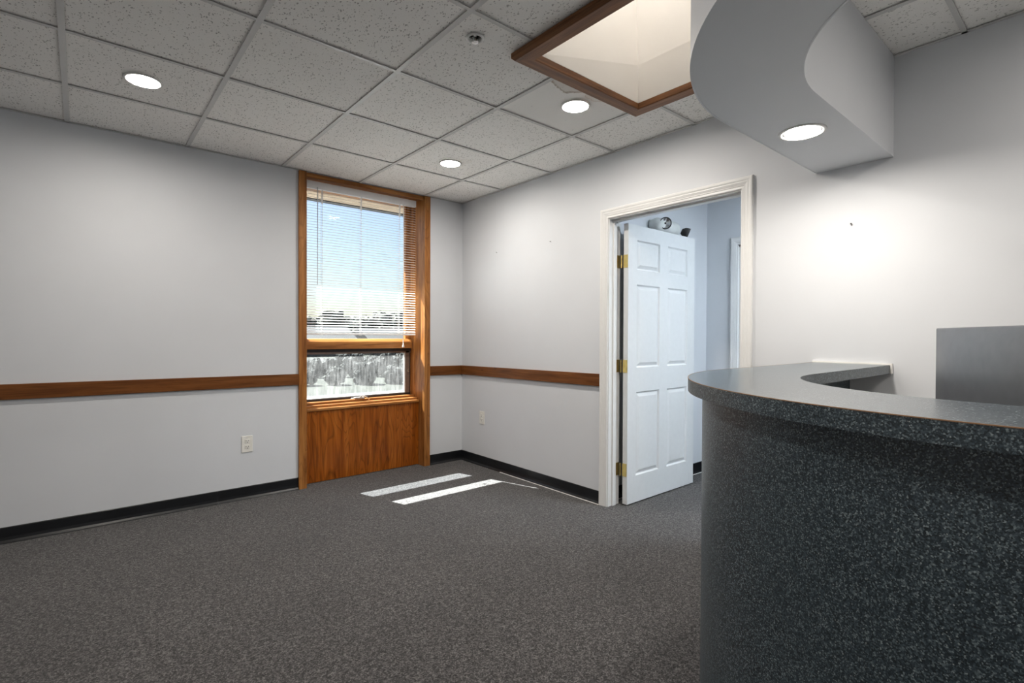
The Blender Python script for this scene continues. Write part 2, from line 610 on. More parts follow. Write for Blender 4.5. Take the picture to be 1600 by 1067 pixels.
# hall
wall_hall_far = struct(obj('wall_hall_far', box((TB, HY, 0), (HX+0.12, HY+0.12, H+0.06)), M_HALL))
bm = bmesh.new()
add_box(bm, (HX, -2.035, 0), (HX+0.12, HY, H+0.06))
add_box(bm, (HX, -5.2, 0), (HX+0.12, -2.86, H+0.06))
add_box(bm, (HX, -2.86, 2.0), (HX+0.12, -2.035, H+0.06))
wall_hall_end = struct(obj('wall_hall_end', bm, M_HALL))
wall_hall_near = struct(obj('wall_hall_near', box((TB, -5.3, 0), (2.9, -5.2, H+0.06)), M_HALL))
bm = bmesh.new()
add_box(bm, (HX+0.12, HY-0.12, 0), (2.9, HY, H+0.06))
add_box(bm, (2.9, -5.3, 0), (3.0, HY, H+0.06))
wall_hall_room = struct(obj('wall_hall_room', bm, M_HALL))

# ceiling deck with the skylight hole
def rect_minus(r, h):
    """r, h = (x0, y0, x1, y1); list of rectangles of r outside h"""
    x0, y0, x1, y1 = r
    a, b, c, d = max(x0, h[0]), max(y0, h[1]), min(x1, h[2]), min(y1, h[3])
    if a >= c or b >= d:
        return [r]
    out = []
    if y0 < b: out.append((x0, y0, x1, b))
    if d < y1: out.append((x0, d, x1, y1))
    if x0 < a: out.append((x0, b, a, d))
    if c < x1: out.append((c, b, x1, d))
    return out

HOLE = (KX0-0.02, KY1-0.02, KX1+0.02, KY0+0.02)
bm = bmesh.new()
for (a, b, c, d) in rect_minus((XW-0.2, YN-0.2, 3.0, 0.32), HOLE):
    add_box(bm, (a, b, H+0.06), (c, d, H+0.14))
ceiling = struct(obj('ceiling', bm, M_TEE))
hall_ceiling = struct(obj('ceiling_hall', box((TB, -5.2, H), (2.9, HY, H+0.05)), M_TRIM))

# ceiling grid: tees and tiles
PX, PY = 0.6205, 0.6180
gx = [0.0, -0.430] + [-0.430 - PX*k for k in range(1, 7)]
gx = [x for x in gx if x > XW] + [XW]
gy = [-PY*k for k in range(0, 11)]
gy = [y for y in gy if y > YN] + [YN]
KH = HOLE
TEE = 0.012
def tee_strip(a, b, c, d, z=H):
    bm = bmesh.new()
    for (p, q, r, s) in rect_minus((a, b, c, d), (KX0-0.03, KY1-0.03, KX1+0.03, KY0+0.03)):
        add_box(bm, (p, q, z), (r, s, z+0.003))
        if c - a < d - b:
            add_box(bm, ((a+c)/2-0.001, q, z+0.003), ((a+c)/2+0.001, s, z+0.03))
        else:
            add_box(bm, (p, (b+d)/2-0.001, z+0.003), (r, (b+d)/2+0.001, z+0.03))
    return bm
for x in gx[1:-1]:
    obj('main_tee', tee_strip(x-TEE, YN, x+TEE, 0.0), M_TEE, ceiling)
for y in gy[1:-1]:
    for x1, x0 in zip(gx, gx[1:]):
        bmt = tee_strip(x0+TEE, y-TEE*0.8, x1-(TEE if x1 < 0 else 0), y+TEE*0.8)
        if len(bmt.verts):
            obj('cross_tee', bmt, M_TEE, ceiling)
        else:
            bmt.free()
bm = bmesh.new()
add_box(bm, (XW, -0.018, H), (XJ0-0.06, 0, H+0.003)); add_box(bm, (XJ1+0.06, -0.018, H), (0, 0, H+0.003))
add_box(bm, (-0.018, YN, H), (0, 0, H+0.003)); add_box(bm, (XW, YN, H), (XW+0.018, 0, H+0.003)); add_box(bm, (XW, YN, H), (0, YN+0.018, H+0.003))
obj('wall_angle', bm, M_TEE, ceiling)

CANS = [(-2.607, -0.93, 0.072), (-0.735, -2.165, 0.072), (-0.738, -0.905, 0.072)]
CANS_OUT = [(-2.60, -2.78, 0.072), (-0.74, -4.64, 0.072), (-2.60, -4.64, 0.072)]
SPRINK = (-1.547, -2.327, 0.030)
HOLES = CANS + CANS_OUT + [SPRINK]
ZT = H + 0.007
TT = 0.015
def add_tile_rect(bm, r, cx, cy, hole=None):
    a, b, c, d = r
    if hole is None:
        add_box(bm, (a-cx, b-cy, 0), (c-cx, d-cy, TT))
        return
    hx, hy, hr = hole
    n = 32
    inner, outer = [], []
    for i in range(n):
        t = 2*math.pi*i/n + math.pi/n
        ct, st = math.cos(t), math.sin(t)
        inner.append((hx+hr*ct, hy+hr*st))
        kx = ((c-hx) if ct > 0 else (a-hx))/ct if abs(ct) > 1e-6 else 1e9
        ky = ((d-hy) if st > 0 else (b-hy))/st if abs(st) > 1e-6 else 1e9
        k = min(kx, ky)
        outer.append([hx+k*ct, hy+k*st])
    # snap the outer points nearest the corners
    for corner in ((a, b), (a, d), (c, b), (c, d)):
        i = min(range(n), key=lambda i: (outer[i][0]-corner[0])**2 + (outer[i][1]-corner[1])**2)
        outer[i] = list(corner)
    vi = [[bm.verts.new((x-cx, y-cy, z)) for x, y in inner] for z in (0, TT)]
    vo = [[bm.verts.new((x-cx, y-cy, z)) for x, y in outer] for z in (0, TT)]
    for i in range(n):
        j = (i+1) % n
        bm.faces.new((vi[0][i], vi[0][j], vo[0][j], vo[0][i]))
        bm.faces.new((vi[1][i], vo[1][i], vo[1][j], vi[1][j]))
        bm.faces.new((vi[0][i], vi[1][i], vi[1][j], vi[0][j]))
        bm.faces.new((vo[0][i], vo[0][j], vo[1][j], vo[1][i]))
plain_tiles = {}
for i, (x1, x0) in enumerate(zip(gx, gx[1:])):
    for j, (y1, y0) in enumerate(zip(gy, gy[1:])):
        g = 0.004
        r = (x0+g, y0+g, x1-g, y1-g)
        cx, cy = (x0+x1)/2, (y0+y1)/2
        hole = next((h for h in HOLES if r[0] < h[0] < r[2] and r[1] < h[1] < r[3]), None)
        parts = rect_minus(r, KH)
        if not parts:
            continue
        key = (round(x1-x0, 3), round(y1-y0, 3))
        simple = hole is None and len(parts) == 1 and parts[0] == r
        if simple and key in plain_tiles:
            me = plain_tiles[key]
        else:
            bm = bmesh.new()
            for q in parts:
                hh = hole if hole and q[0] < hole[0] < q[2] and q[1] < hole[1] < q[3] else None
                add_tile_rect(bm, q, cx, cy, hh)
            bmesh.ops.recalc_face_normals(bm, faces=bm.faces)
            me = bpy.data.meshes.new('ceiling_tile')
            bm.to_mesh(me); bm.free()
            if hole is not None and abs(hole[0]+0.735) < 0.001:
                me.materials.append(M_TILE_STAIN)
            elif hole is not None and abs(hole[0]+0.738) < 0.001:
                me.materials.append(M_TILE_STAIN2)
            else:
                me.materials.append(M_TILE)
            if simple:
                plain_tiles[key] = me
        o = bpy.data.objects.new('ceiling_tile', me)
        o.location = (cx, cy, ZT)
        link(o, ceiling)

# baseboards: lengths of black vinyl cove base
BH = 0.093
def base_profile_x(x0, x1, y, s):
    """along x on a wall at y, room on side s (-1 = towards -y)"""
    prof = [(0, 0), (0.017, 0), (0.015, 0.006), (0.008, 0.018), (0.0055, 0.035), (0.005, BH-0.004), (0.003, BH), (0, BH)]
    bm = bmesh.new()
    a = [bm.verts.new((x0, y+s*u, z)) for u, z in prof]
    b = [bm.verts.new((x1, y+s*u, z)) for u, z in prof]
    for i in range(len(prof)-1):
        bm.faces.new((a[i], a[i+1], b[i+1], b[i]))
    bm.faces.new(a); bm.faces.new(b)
    return bm
def base_profile_y(y0, y1, x, s):
    bm = base_profile_x(y0, y1, 0, s)
    for v in bm.verts:
        v.co = Vector((x + v.co.y, v.co.x, v.co.z))
    return bm
bl = struct(empty('baseboard_left', (0, 0, 0)))
for x0, x1 in ((XW, -3.30), (-3.299, -2.11), (-2.109, -1.553), (-0.373, 0)):
    obj('cove_base', base_profile_x(x0, x1, 0, -1), M_VINYL, bl)
br = struct(empty('baseboard_right', (0, 0, 0)))
for y0, y1 in ((0, -0.522), (-0.523, -1.745), (-2.829, -3.19), (-3.25, -4.4), (-4.401, -6.25)):
    obj('cove_base', base_profile_y(y0, y1, 0, -1), M_VINYL, br)
obj('wall_gap_line', box((-0.0225, -1.745, 0), (-0.0165, -0.62, 0.004)), M_CAULK, br)
bh = struct(empty('baseboard_hall', (0, 0, 0)))
obj('cove_base', base_profile_x(TB, HX, HY, -1), M_VINYL, bh)
obj('wall_gap_line', box((TB, HY-0.022, 0), (HX, HY-0.017, 0.004)), M_CAULK, bh)
obj('cove_base', base_profile_y(HY, -1.955, HX, -1), M_VINYL, bh)

# chair rails
def sloped_board(p0, p1, axis, y0, y1, bev=0.0):
    """p = (pos along axis, z bottom, z top); y0,y1 = depth range across"""
    bm = bmesh.new()
    pts = []
    for zi in (1, 2):
        for p, d in ((p0, y0), (p1, y0), (p1, y1), (p0, y1)):
            pts.append((p[0], d, p[zi]) if axis == 0 else (d, p[0], p[zi]))
    add_hexa(bm, pts)
    bmesh.ops.bevel(bm, geom=list(bm.edges), offset=0.0025, segments=2, affect='EDGES', profile=0.5)
    return bm
t1 = struct(empty('trim_1', (-2.4, 0, 0.86)))
obj('chair_rail_board', sloped_board((XW, 0.838, 0.931), (-1.552, 0.820, 0.906), 0, -0.019, 0.0), M_PINE_X, t1)
obj('chair_rail_board', sloped_board((-0.374, 0.838, 0.925), (-0.019, 0.834, 0.921), 0, -0.019, 0.0), M_PINE_X, t1)
t2 = struct(empty('trim_2', (0, -0.9, 0.86)))
obj('chair_rail_board', sloped_board((0.0, 0.834, 0.921), (-1.746, 0.851, 0.940), 1, -0.019, 0.0), M_PINE_Y, t2)

# ------------------------------------------------------------------ window_1
w1 = struct(empty('window_1', ((XJ0+XJ1)/2, 0, 0)))
CW = 0.060
obj('side_casing', box((XJ0-CW, -0.022, 0), (XJ0, 0.0, H-0.001), 0.003), M_OAK_Z, w1)
obj('side_casing', box((XJ1, -0.022, 0), (XJ1+CW, 0.0, H-0.001), 0.003), M_OAK_Z, w1)
obj('head_board', box((XJ0, 0.0, 2.458), (XJ1, 0.02, H-0.001), 0.002), M_OAK_X, w1)
obj('jamb_board', box((XJ0-0.024, 0.0, 0), (XJ0, 0.30, H)), M_OAK_Z, w1)
obj('jamb_board', box((XJ1, 0.0, 0), (XJ1+0.024, 0.30, H)), M_OAK_Z, w1)
obj('head_jamb', box((XJ0, 0.02, 2.47), (XJ1, 0.30, H)), M_OAK_X, w1)
obj('apron_panel', box((XJ0, 0.088, 0.004), (XJ1, 0.112, 0.588), 0.001), M_PLY, w1)
sill = obj('sill', box((XJ0, 0.072, 0.588), (XJ1, 0.165, 0.611), 0.006, 3), M_OAK_X, w1)
obj('sill_step', box((XJ0, 0.110, 0.611), (XJ1, 0.22, 0.630), 0.003), M_OAK_X, w1)
obj('sill_step', box((XJ0, 0.165, 0.630), (XJ1, 0.30, 0.648), 0.003), M_OAK_X, w1)
# frame members
obj('frame_stile', box((XJ1-0.005, 0.157, 0.648), (XJ1, 0.30, 2.47), 0.001), M_OAK_Z, w1)
obj('frame_stile', box((XJ0, 0.157, 0.648), (XJ0+0.005, 0.30, 2.47), 0.001), M_OAK_Z, w1)
obj('frame_head', box((XJ0+0.005, 0.157, 2.432), (XJ1-0.005, 0.30, 2.47), 0.002), M_OAK_X, w1)
bm = bmesh.new()
prof = [(0.168, 1.092), (0.168, 1.152), (0.174, 1.158), (0.200, 1.178), (0.275, 1.180), (0.275, 1.092)]
ra = [bm.verts.new((XJ0+0.022, y, z)) for y, z in prof]
rb_ = [bm.verts.new((XJ1-0.022, y, z)) for y, z in prof]
for k in range(len(prof)):
    l = (k+1) % len(prof)
    bm.faces.new((ra[k], ra[l], rb_[l], rb_[k]))
bm.faces.new(ra); bm.faces.new(rb_)
obj('mid_rail', bm, M_OAK_X, w1)
# upper fixed light
obj('upper_sash', box((XJ1-0.058, 0.235, 1.178), (XJ1-0.005, 0.275, 2.432), 0.002), M_OAK_Z, w1)
obj('upper_sash', box((XJ0+0.005, 0.235, 1.178), (XJ0+0.058, 0.275, 2.432), 0.002), M_OAK_Z, w1)
obj('upper_pane', box((XJ0+0.05, 0.252, 1.17), (XJ1-0.05, 0.258, 2.435)), M_GLASS, w1)
# lower vent sash of bronze metal
sx0, sx1, sz0, sz1 = XJ0+0.005, XJ1-0.005, 0.648, 1.092
ls = obj('lower_sash', box((sx1-0.053, 0.232, sz0), (sx1-0.010, 0.275, sz1), 0.002), M_SASHIN, w1)
obj('sash_gap', box((sx1-0.011, 0.238, sz0), (sx1, 0.277, sz1)), M_ALU, ls)
obj('lower_sash', box((sx0, 0.232, sz0), (sx0+0.053, 0.275, sz1), 0.002), M_SASHIN, w1)
lt = obj('sash_rail', box((sx0, 0.232, 1.047), (sx1, 0.275, 1.064), 0.001), M_SASHIN, w1)
obj('rail_strip', box((sx0, 0.226, 1.064), (sx1, 0.277, sz1), 0.001), M_ALU, lt)
lb = obj('sash_rail', box((sx0, 0.230, sz0), (sx1, 0.275, 0.667), 0.002), M_ALU, w1)
obj('glazing_gasket', box((sx0+0.05, 0.238, 0.665), (sx1-0.050, 0.262, 0.673)), M_GASKET, lb)
obj('glazing_gasket', box((sx1-0.062, 0.238, 0.670), (sx1-0.052, 0.262, 1.047)), M_GASKET, ls)
obj('lower_pane', box((sx0+0.048, 0.250, 0.666), (sx1-0.053, 0.256, 1.050)), M_GLASSDIRT, w1)
lk = obj('sash_latch', box((sx1-0.033, 0.222, 0.86), (sx1-0.023, 0.234, 0.885), 0.002), M_CHROME, w1)
# crank operator
cx_, cy_, cz_ = -0.975, 0.180, 0.652
cr = obj('crank_operator', box((cx_-0.045, cy_-0.022, cz_-0.004), (cx_+0.045, cy_+0.02, cz_+0.014), 0.005), M_CRANK, w1)
bm = bmesh.new()
add_tube(bm, [(cx_+0.005, cy_-0.012, cz_+0.012), (cx_+0.015, cy_-0.035, cz_+0.028), (cx_+0.055, cy_-0.046, cz_+0.012), (cx_+0.075, cy_-0.046, cz_-0.008)], [0.007, 0.006, 0.005, 0.006])
obj('crank_handle', bm, M_CRANK, cr, smooth=True)
bm = bmesh.new()
add_tube(bm, [(cx_-0.085, cy_-0.022, cz_+0.004), (cx_-0.03, cy_-0.02, cz_+0.008)], 0.005)
obj('crank_arm', bm, M_CRANK, cr, smooth=True)

# ------------------------------------------------------------------ door_1 (casing, jambs) and its leaf
d1 = struct(empty('door_1', (0, (DY0+DY1)/2, 0)))
CP = [(0.0, 0.0), (0.0, 0.009), (0.004, 0.012), (0.016, 0.0115), (0.019, 0.0145), (0.023, 0.0135), (0.038, 0.0175), (0.043, 0.0165), (0.052, 0.0195), (0.062, 0.0195), (0.066, 0.016), (0.066, 0.0)]
def casing_leg(y, s, z0, z1):
    bm = bmesh.new()
    a = [bm.verts.new((-v, y+s*u, z0)) for u, v in CP]
    b = [bm.verts.new((-v, y+s*u, z1+u)) for u, v in CP]
    for i in range(len(CP)-1):
        bm.faces.new((a[i], a[i+1], b[i+1], b[i]))
    bm.faces.new(a); bm.faces.new(b); bm.faces.new((a[0], a[-1], b[-1], b[0]))
    return bm
def casing_head(ya, yb, z):
    bm = bmesh.new()
    a = [bm.verts.new((-v, ya+u, z+u)) for u, v in CP]
    b = [bm.verts.new((-v, yb-u, z+u)) for u, v in CP]
    for i in range(len(CP)-1):
        bm.faces.new((a[i], a[i+1], b[i+1], b[i]))
    bm.faces.new(a); bm.faces.new(b); bm.faces.new((a[0], a[-1], b[-1], b[0]))
    return bm
ci = 0.006
obj('door_casing', casing_leg(DY0+ci, 1, 0, DZ+ci), M_TRIM, d1)
obj('door_casing', casing_leg(DY1-ci, -1, 0, DZ+ci), M_TRIM, d1)
obj('door_casing', casing_head(DY0+ci, DY1-ci, DZ+ci), M_TRIM, d1)
obj('jamb', box((-0.002, DY0, 0), (TB+0.004, DY0+0.02, DZ+0.02)), M_TRIM, d1)
obj('jamb', box((-0.002, DY1-0.02, 0), (TB+0.004, DY1, DZ+0.02)), M_TRIM, d1)
obj('jamb', box((-0.002, DY1, DZ), (TB+0.004, DY0, DZ+0.02)), M_TRIM, d1)
obj('door_stop', box((0.036, DY0-0.011, 0), (0.072, DY0, DZ), 0.002), M_TRIM, d1)
obj('door_stop', box((0.036, DY1, 0), (0.072, DY1+0.011, DZ), 0.002), M_TRIM, d1)
obj('door_stop', box((0.036, DY1+0.011, DZ-0.011), (0.072, DY0-0.011, DZ), 0.002), M_TRIM, d1)

LX0, LX1, LY0, LY1, LZ0, LZ1 = 0.112, 0.992, -1.857, -1.897, 0.010, 2.012
px = [(0.214, 0.502), (0.608, 0.886)]
pz = [(0.203, 0.808), (0.984, 1.585), (1.692, 1.905)]
bm = bmesh.new()
xs = [LX0, px[0][0], px[0][1], px[1][0], px[1][1], LX1]
zs = [LZ0, pz[0][0], pz[0][1], pz[1][0], pz[1][1], pz[2][0], pz[2][1], LZ1]
for i in range(5):
    for j in range(7):
        if i in (1, 3) and j in (1, 3, 5):
            continue
        add_box(bm, (xs[i], LY0, zs[j]), (xs[i+1], LY1, zs[j+1]))
bmesh.ops.remove_doubles(bm, verts=bm.verts, dist=1e-5)
seen = {}
for f in list(bm.faces):
    k = tuple(sorted(v.index for v in f.verts))
bm.verts.index_update()
groups = {}
for f in bm.faces:
    groups.setdefault(tuple(sorted(v.index for v in f.verts)), []).append(f)
bmesh.ops.delete(bm, geom=[f for g in groups.values() if len(g) > 1 for f in g], context='FACES_ONLY')
leaf = obj('door_leaf', bm, M_DOOR, d1)
for (xa, xb) in px:
    for (za, zb) in pz:
        bm = bmesh.new()
        for yf, s in ((LY1, 1), (LY0, -1)):
            rings = []
            for inset, dep in ((0, 0.0), (0.008, 0.012), (0.014, 0.012), (0.036, 0.002)):
                rings.append([bm.verts.new((x, yf+s*dep, z)) for x, z in ((xa+inset, za+inset), (xb-inset, za+inset), (xb-inset, zb-inset), (xa+inset, zb-inset))])
            for a, b in zip(rings, rings[1:]):
                for i in range(4):
                    bm.faces.new((a[i], a[(i+1) % 4], b[(i+1) % 4], b[i]))
            bm.faces.new(rings[-1])
        obj('door_panel', bm, M_DOOR, leaf)
for zc in (1.746, 0.997, 0.254):
    bm = bmesh.new()
    add_box(bm, (0.077, DY0-0.003, zc-0.046), (0.118, DY0+0.001, zc+0.046), 0.002)
    hg = obj('hinge', bm, M_BRASS, leaf)
    bm = bmesh.new()
    add_box(bm, (LX0-0.003, LY1+0.004, zc-0.046), (LX0+0.001, LY0+0.002, zc+0.046), 0.001)
    obj('hinge_plate', bm, M_BRASS, hg)
    bm = bmesh.new()
    for k in range(5):
        z0 = zc-0.046+k*0.0184
        add_lathe(bm, [(0.0065, z0), (0.0065, z0+0.0174)], (LX0-0.004, LY0+0.017, 0), n=12)
    obj('hinge_barrel', bm, M_BRASS, hg)
    bm = bmesh.new()
    for dx, dz in ((-0.012, 0.03), (0.004, 0.0), (-0.012, -0.03)):
        add_lathe(bm, [(0.004, 0), (0.003, 0.0012)], (0.097+dx, DY0-0.003, zc+dz), (0, -1, 0), n=10)
    obj('hinge_screw', bm, M_BRASS, hg)

# door_2: doorway across the hall
d2 = struct(empty('door_2', (HX, -2.45, 0)))
def shift_x(bm, dx):
    bmesh.ops.translate(bm, verts=bm.verts, vec=(dx, 0, 0)); return bm
e0, e1, ez = -2.035, -2.86, 2.0
obj('door_casing', shift_x(casing_leg(e0, 1, 0, ez), HX), M_TRIM, d2)
obj('door_casing', shift_x(casing_leg(e1, -1, 0, ez), HX), M_TRIM, d2)
obj('door_casing', shift_x(casing_head(e0, e1, ez), HX), M_TRIM, d2)
obj('jamb', box((HX, e0-0.018, 0), (HX+0.12, e0, ez)), M_TRIM, d2)
obj('jamb', box((HX, e1, 0), (HX+0.12, e1+0.018, ez)), M_TRIM, d2)
obj('jamb', box((HX, e1, ez-0.018), (HX+0.12, e0, ez)), M_TRIM, d2)

# ------------------------------------------------------------------ window_2: skylight
w2 = struct(empty('window_2', ((KX0+KX1)/2, (KY0+KY1)/2, H)))
ZTOP = 3.42
ty, tx = KY0+0.10, KX1+0.10
def poly(pts_list):
    bm = bmesh.new()
    for pts in pts_list:
        bm.faces.new([bm.verts.new(p) for p in pts])
    return bm
def slab(pts, n, t=0.02):
    """polygon thickened along n"""
    bm = bmesh.new()
    n = Vector(n)*t
    a = [bm.verts.new(p) for p in pts]
    b = [bm.verts.new(Vector(p)+n) for p in pts]
    bm.faces.new(a); bm.faces.new(b)
    for i in range(len(a)):
        j = (i+1) % len(a)
        bm.faces.new((a[i], a[j], b[j], b[i]))
    return bm
zl = H-0.001
FC = (KX1, KY0, 2.702)
obj('well_wall', slab([(KX0, KY0, zl-0.001), (KX1, KY0, zl-0.001), FC, (KX0, KY0, zl)], (0, 1, 0)), M_WELL, w2)
obj('well_wall', slab([(KX1, KY0, zl), (KX1, KY1, zl), (KX1, KY1, 2.702), FC], (1, 0, 0)), M_WELL, w2)
obj('well_wall', slab([(KX0, KY0, zl), (KX0, KY1, zl), (KX0, KY1, ZTOP), (KX0, ty, ZTOP)], (-1, 0, 0)), M_WELL, w2)
obj('well_wall', slab([(KX0, KY1, zl), (KX1, KY1, zl), (KX1, KY1, 2.702), (tx, KY1, ZTOP), (KX0, KY1, ZTOP)], (0, -1, 0)), M_WELL, w2)
obj('well_splay', slab([(KX0, KY0, zl), FC, (tx, ty, ZTOP), (KX0, ty, ZTOP)], (0, 1, 0)), M_WELLUP, w2)
obj('well_splay', slab([FC, (KX1, KY1, 2.702), (tx, KY1, ZTOP), (tx, ty, ZTOP)], (1, 0, 0)), M_WELLUP, w2)
obj('skylight_glazing', box((KX0-0.02, KY1-0.02, ZTOP-0.005), (tx+0.02, ty+0.02, ZTOP)), M_OPAL, w2)
# mitred wooden frame under the opening
FW, FT = 0.080, 0.034
def frame_side(p0, p1, nrm, mat_):
    """p0->p1 inner edge (x,y); nrm outward; mitred ends"""
    d = Vector((p1[0]-p0[0], p1[1]-p0[1], 0)).normalized()
    n = Vector((nrm[0], nrm[1], 0))
    prof = [(0.0, H+0.0), (0.0, H-FT+0.004), (0.004, H-FT), (FW-0.012, H-FT), (FW-0.006, H-FT+0.006), (FW, H-FT+0.012), (FW, H+0.0)]
    bm = bmesh.new()
    A = [bm.verts.new(Vector((p0[0], p0[1], 0)) + n*u - d*u + Vector((0, 0, z))) for u, z in prof]
    B = [bm.verts.new(Vector((p1[0], p1[1], 0)) + n*u + d*u + Vector((0, 0, z))) for u, z in prof]
    for i in range(len(prof)):
        j = (i+1) % len(prof)
        bm.faces.new((A[i], A[j], B[j], B[i]))
    bm.faces.new(A); bm.faces.new(B)
    return obj('frame_board', bm, mat_, w2)
frame_side((KX0, KY0), (KX1, KY0), (0, 1), M_WAL_X)
frame_side((KX1, KY1), (KX0, KY1), (0, -1), M_WAL_X)
frame_side((KX1, KY0), (KX1, KY1), (1, 0), M_WAL_Y)
frame_side((KX0, KY1), (KX0, KY0), (-1, 0), M_WAL_Y)

# ------------------------------------------------------------------ curved soffit and reception desk share one plan
CCX, CCY, YEND = -0.945, -4.042, -5.35
def path(R, x_start=0.0, n=36):
    pts = [(x_start, CCY+R)]
    m = 6
    for i in range(1, m):
        pts.append((x_start + (CCX-x_start)*i/m, CCY+R))
    for i in range(n+1):
        a = math.pi/2 + (math.pi/2)*i/n
        pts.append((CCX+R*math.cos(a), CCY+R*math.sin(a)))
    for i in range(1, 5):
        pts.append((CCX-R, CCY+(YEND-CCY)*i/4))
    return pts
RO, RI = 0.900, 0.578
ZS = 2.041
soff = struct(empty('trim_3', (CCX, CCY+0.74, ZS)))
bm = add_strip_prism(bmesh.new(), path(RO), path(RI), ZS, H+0.004, (1, 0, 0, 0))
obj('soffit_body', bm, [M_SOFFSIDE, M_SOFFUND], soff)
# hairline light rim where the drywall corner bead wraps the underside
bm = add_strip_prism(bmesh.new(), path(RO+0.0015), path(RO-0.004), ZS-0.0015, ZS+0.004)
obj('corner_bead', bm, M_SOFFSIDE, soff)
bm = add_strip_prism(bmesh.new(), path(RI+0.004), path(RI-0.0015), ZS-0.0015, ZS+0.004)
obj('corner_bead', bm, M_SOFFSIDE, soff)
for o in soff.children:
    for p in o.data.polygons:
        p.use_smooth = False

ZC, TC = 1.083, 0.039
desk = empty('reception_desk', (CCX, CCY, 0))
tag(desk, 'curved reception desk clad in dark speckled laminate with overhanging counter top', 'desk')
bm = add_strip_prism(bmesh.new(), path(RO, -0.004), path(RI, -0.004), ZC-TC, ZC, (0, 1, 0, 0))
bmesh.ops.recalc_face_normals(bm, faces=bm.faces)
ct = obj('counter_top', bm, [M_LAM, M_LAMTOP], desk)
bm = add_strip_prism(bmesh.new(), path(RO+0.0006, -0.02), path(RO-0.0012, -0.02), ZC-0.0016, ZC+0.0004)
obj('edge_seam', bm, M_SEAM, ct)
bm = add_strip_prism(bmesh.new(), path(0.857, -0.004), path(0.740, -0.004), 0.0, ZC-TC)
obj('front_panel', bm, M_LAM, desk)
bm = bmesh.new()
add_box(bm, (-0.012, CCY+RI-0.006, ZC-0.004), (-0.001, CCY+RO+0.006, ZC+0.007))
add_box(bm, (-0.014, CCY+RI-0.008, ZC-TC), (-0.001, CCY+RI+0.001, ZC+0.007))
obj('wall_scribe', bm, M_CAULK, desk)
bm = add_strip_prism(bmesh.new(), path(0.742, -0.004), path(0.06, -0.004), 0.715, 0.745)
obj('work_surface', bm, M_DESK, desk)
obj('support_leg', box((-1.30, -5.30, 0.0), (-1.28, -4.95, 0.716)), M_DESK, desk)
obj('support_leg', box((-0.03, -3.66, 0), (-0.004, -3.34, 0.716)), M_DESK, desk)
for o in (ct, desk.children[0]):
    pass
def smooth_sides(o, ang=30):
    me = o.data
    for p in me.polygons:
        p.use_smooth = True
    try:
        me.set_sharp_from_angle(angle=math.radians(ang))
    except Exception:
        pass
for o in list(desk.children) + list(soff.children) + list(ct.children):
    smooth_sides(o)

# ------------------------------------------------------------------ recessed downlights
def downlight(x, y, z, r, label, group, name='recessed_downlight'):
    t = empty(name, (x, y, z))
    tag(t, label, 'light', group)
    bm = add_lathe(bmesh.new(), [(r-0.003, 0.012), (r-0.003, 0.0), (r, -0.004), (r+0.010, -0.003), (r+0.013, 0.002), (r-0.002, 0.004)], (x, y, z), n=40, cap=False)
    obj('trim_ring', bm, M_TRIM, t, smooth=True)
    bm = add_lathe(bmesh.new(), [(0.0, -0.0015), (r*0.6, -0.001), (r-0.002, 0.002)], (x, y, z), n=40, cap=False)
    obj('lens', bm, M_LENS, t, smooth=True)
    return t
labs = ['glowing recessed downlight in the speckled ceiling tile away from the window and skylight',
        'glowing recessed downlight in the water-stained tile beside the wood-framed skylight',
        'glowing recessed downlight in the ceiling tile near the window corner']
for (x, y, r), lb_ in zip(CANS, labs):
    downlight(x, y, H+0.001, r, lb_, 'ceiling downlights')
for (x, y, r) in CANS_OUT:
    downlight(x, y, H+0.001, r, 'recessed ceiling downlight in the half of the room opposite the window wall', 'ceiling downlights out of view', 'recessed_downlight_offscreen')
downlight(-0.620, -3.303, ZS-0.001, 0.075, 'glowing recessed downlight in the grey underside of the curved soffit', 'soffit downlights')

# hall lamp, on the hall ceiling behind the door wall
hl = empty('hall_ceiling_lamp_offscreen', (0.85, -3.5, H))
tag(hl, 'square flush ceiling lamp in the hallway beyond the door', 'light')
obj('lamp_housing', box((0.55, -3.8, H-0.05), (1.15, -3.2, H), 0.005), M_TRIM, hl)
obj('lamp_lens', box((0.57, -3.78, H-0.056), (1.13, -3.22, H-0.049), 0.002), M_HALLLENS, hl)

# ------------------------------------------------------------------ fire sprinkler
sx, sy, sr = SPRINK
sp = empty('fire_sprinkler', (sx, sy, H))
tag(sp, 'small recessed fire sprinkler head in a ceiling tile by the skylight frame', 'sprinkler')
bm = add_lathe(bmesh.new(), [(sr-0.001, 0.014), (sr-0.001, -0.001), (sr+0.002, -0.003), (sr+0.007, -0.002), (sr+0.009, 0.003)], (sx, sy, H), n=32, cap=False)
obj('escutcheon_ring', bm, M_TRIM, sp, smooth=True)
bm = add_lathe(bmesh.new(), [(sr, 0.0), (sr, 0.035), (0.0, 0.035)], (sx, sy, H), n=28, cap=False)
obj('cup', bm, M_DARK, sp)
bm = bmesh.new()
add_lathe(bm, [(0.007, 0.034), (0.007, 0.012), (0.004, 0.008), (0.004, -0.010)], (sx, sy, H), n=12)
for s in (-1, 1):
    add_tube(bm, [(sx+s*0.008, sy, H+0.02), (sx+s*0.011, sy, H+0.004), (sx+s*0.004, sy, H-0.014)], 0.0022, 6)
obj('sprinkler_frame', bm, M_CHROME, sp)
bm = add_lathe(bmesh.new(), [(0.0, -0.018), (0.014, -0.017), (0.015, -0.0155), (0.0, -0.014)], (sx, sy, H), n=16, cap=False)
obj('deflector', bm, M_CHROME, sp)

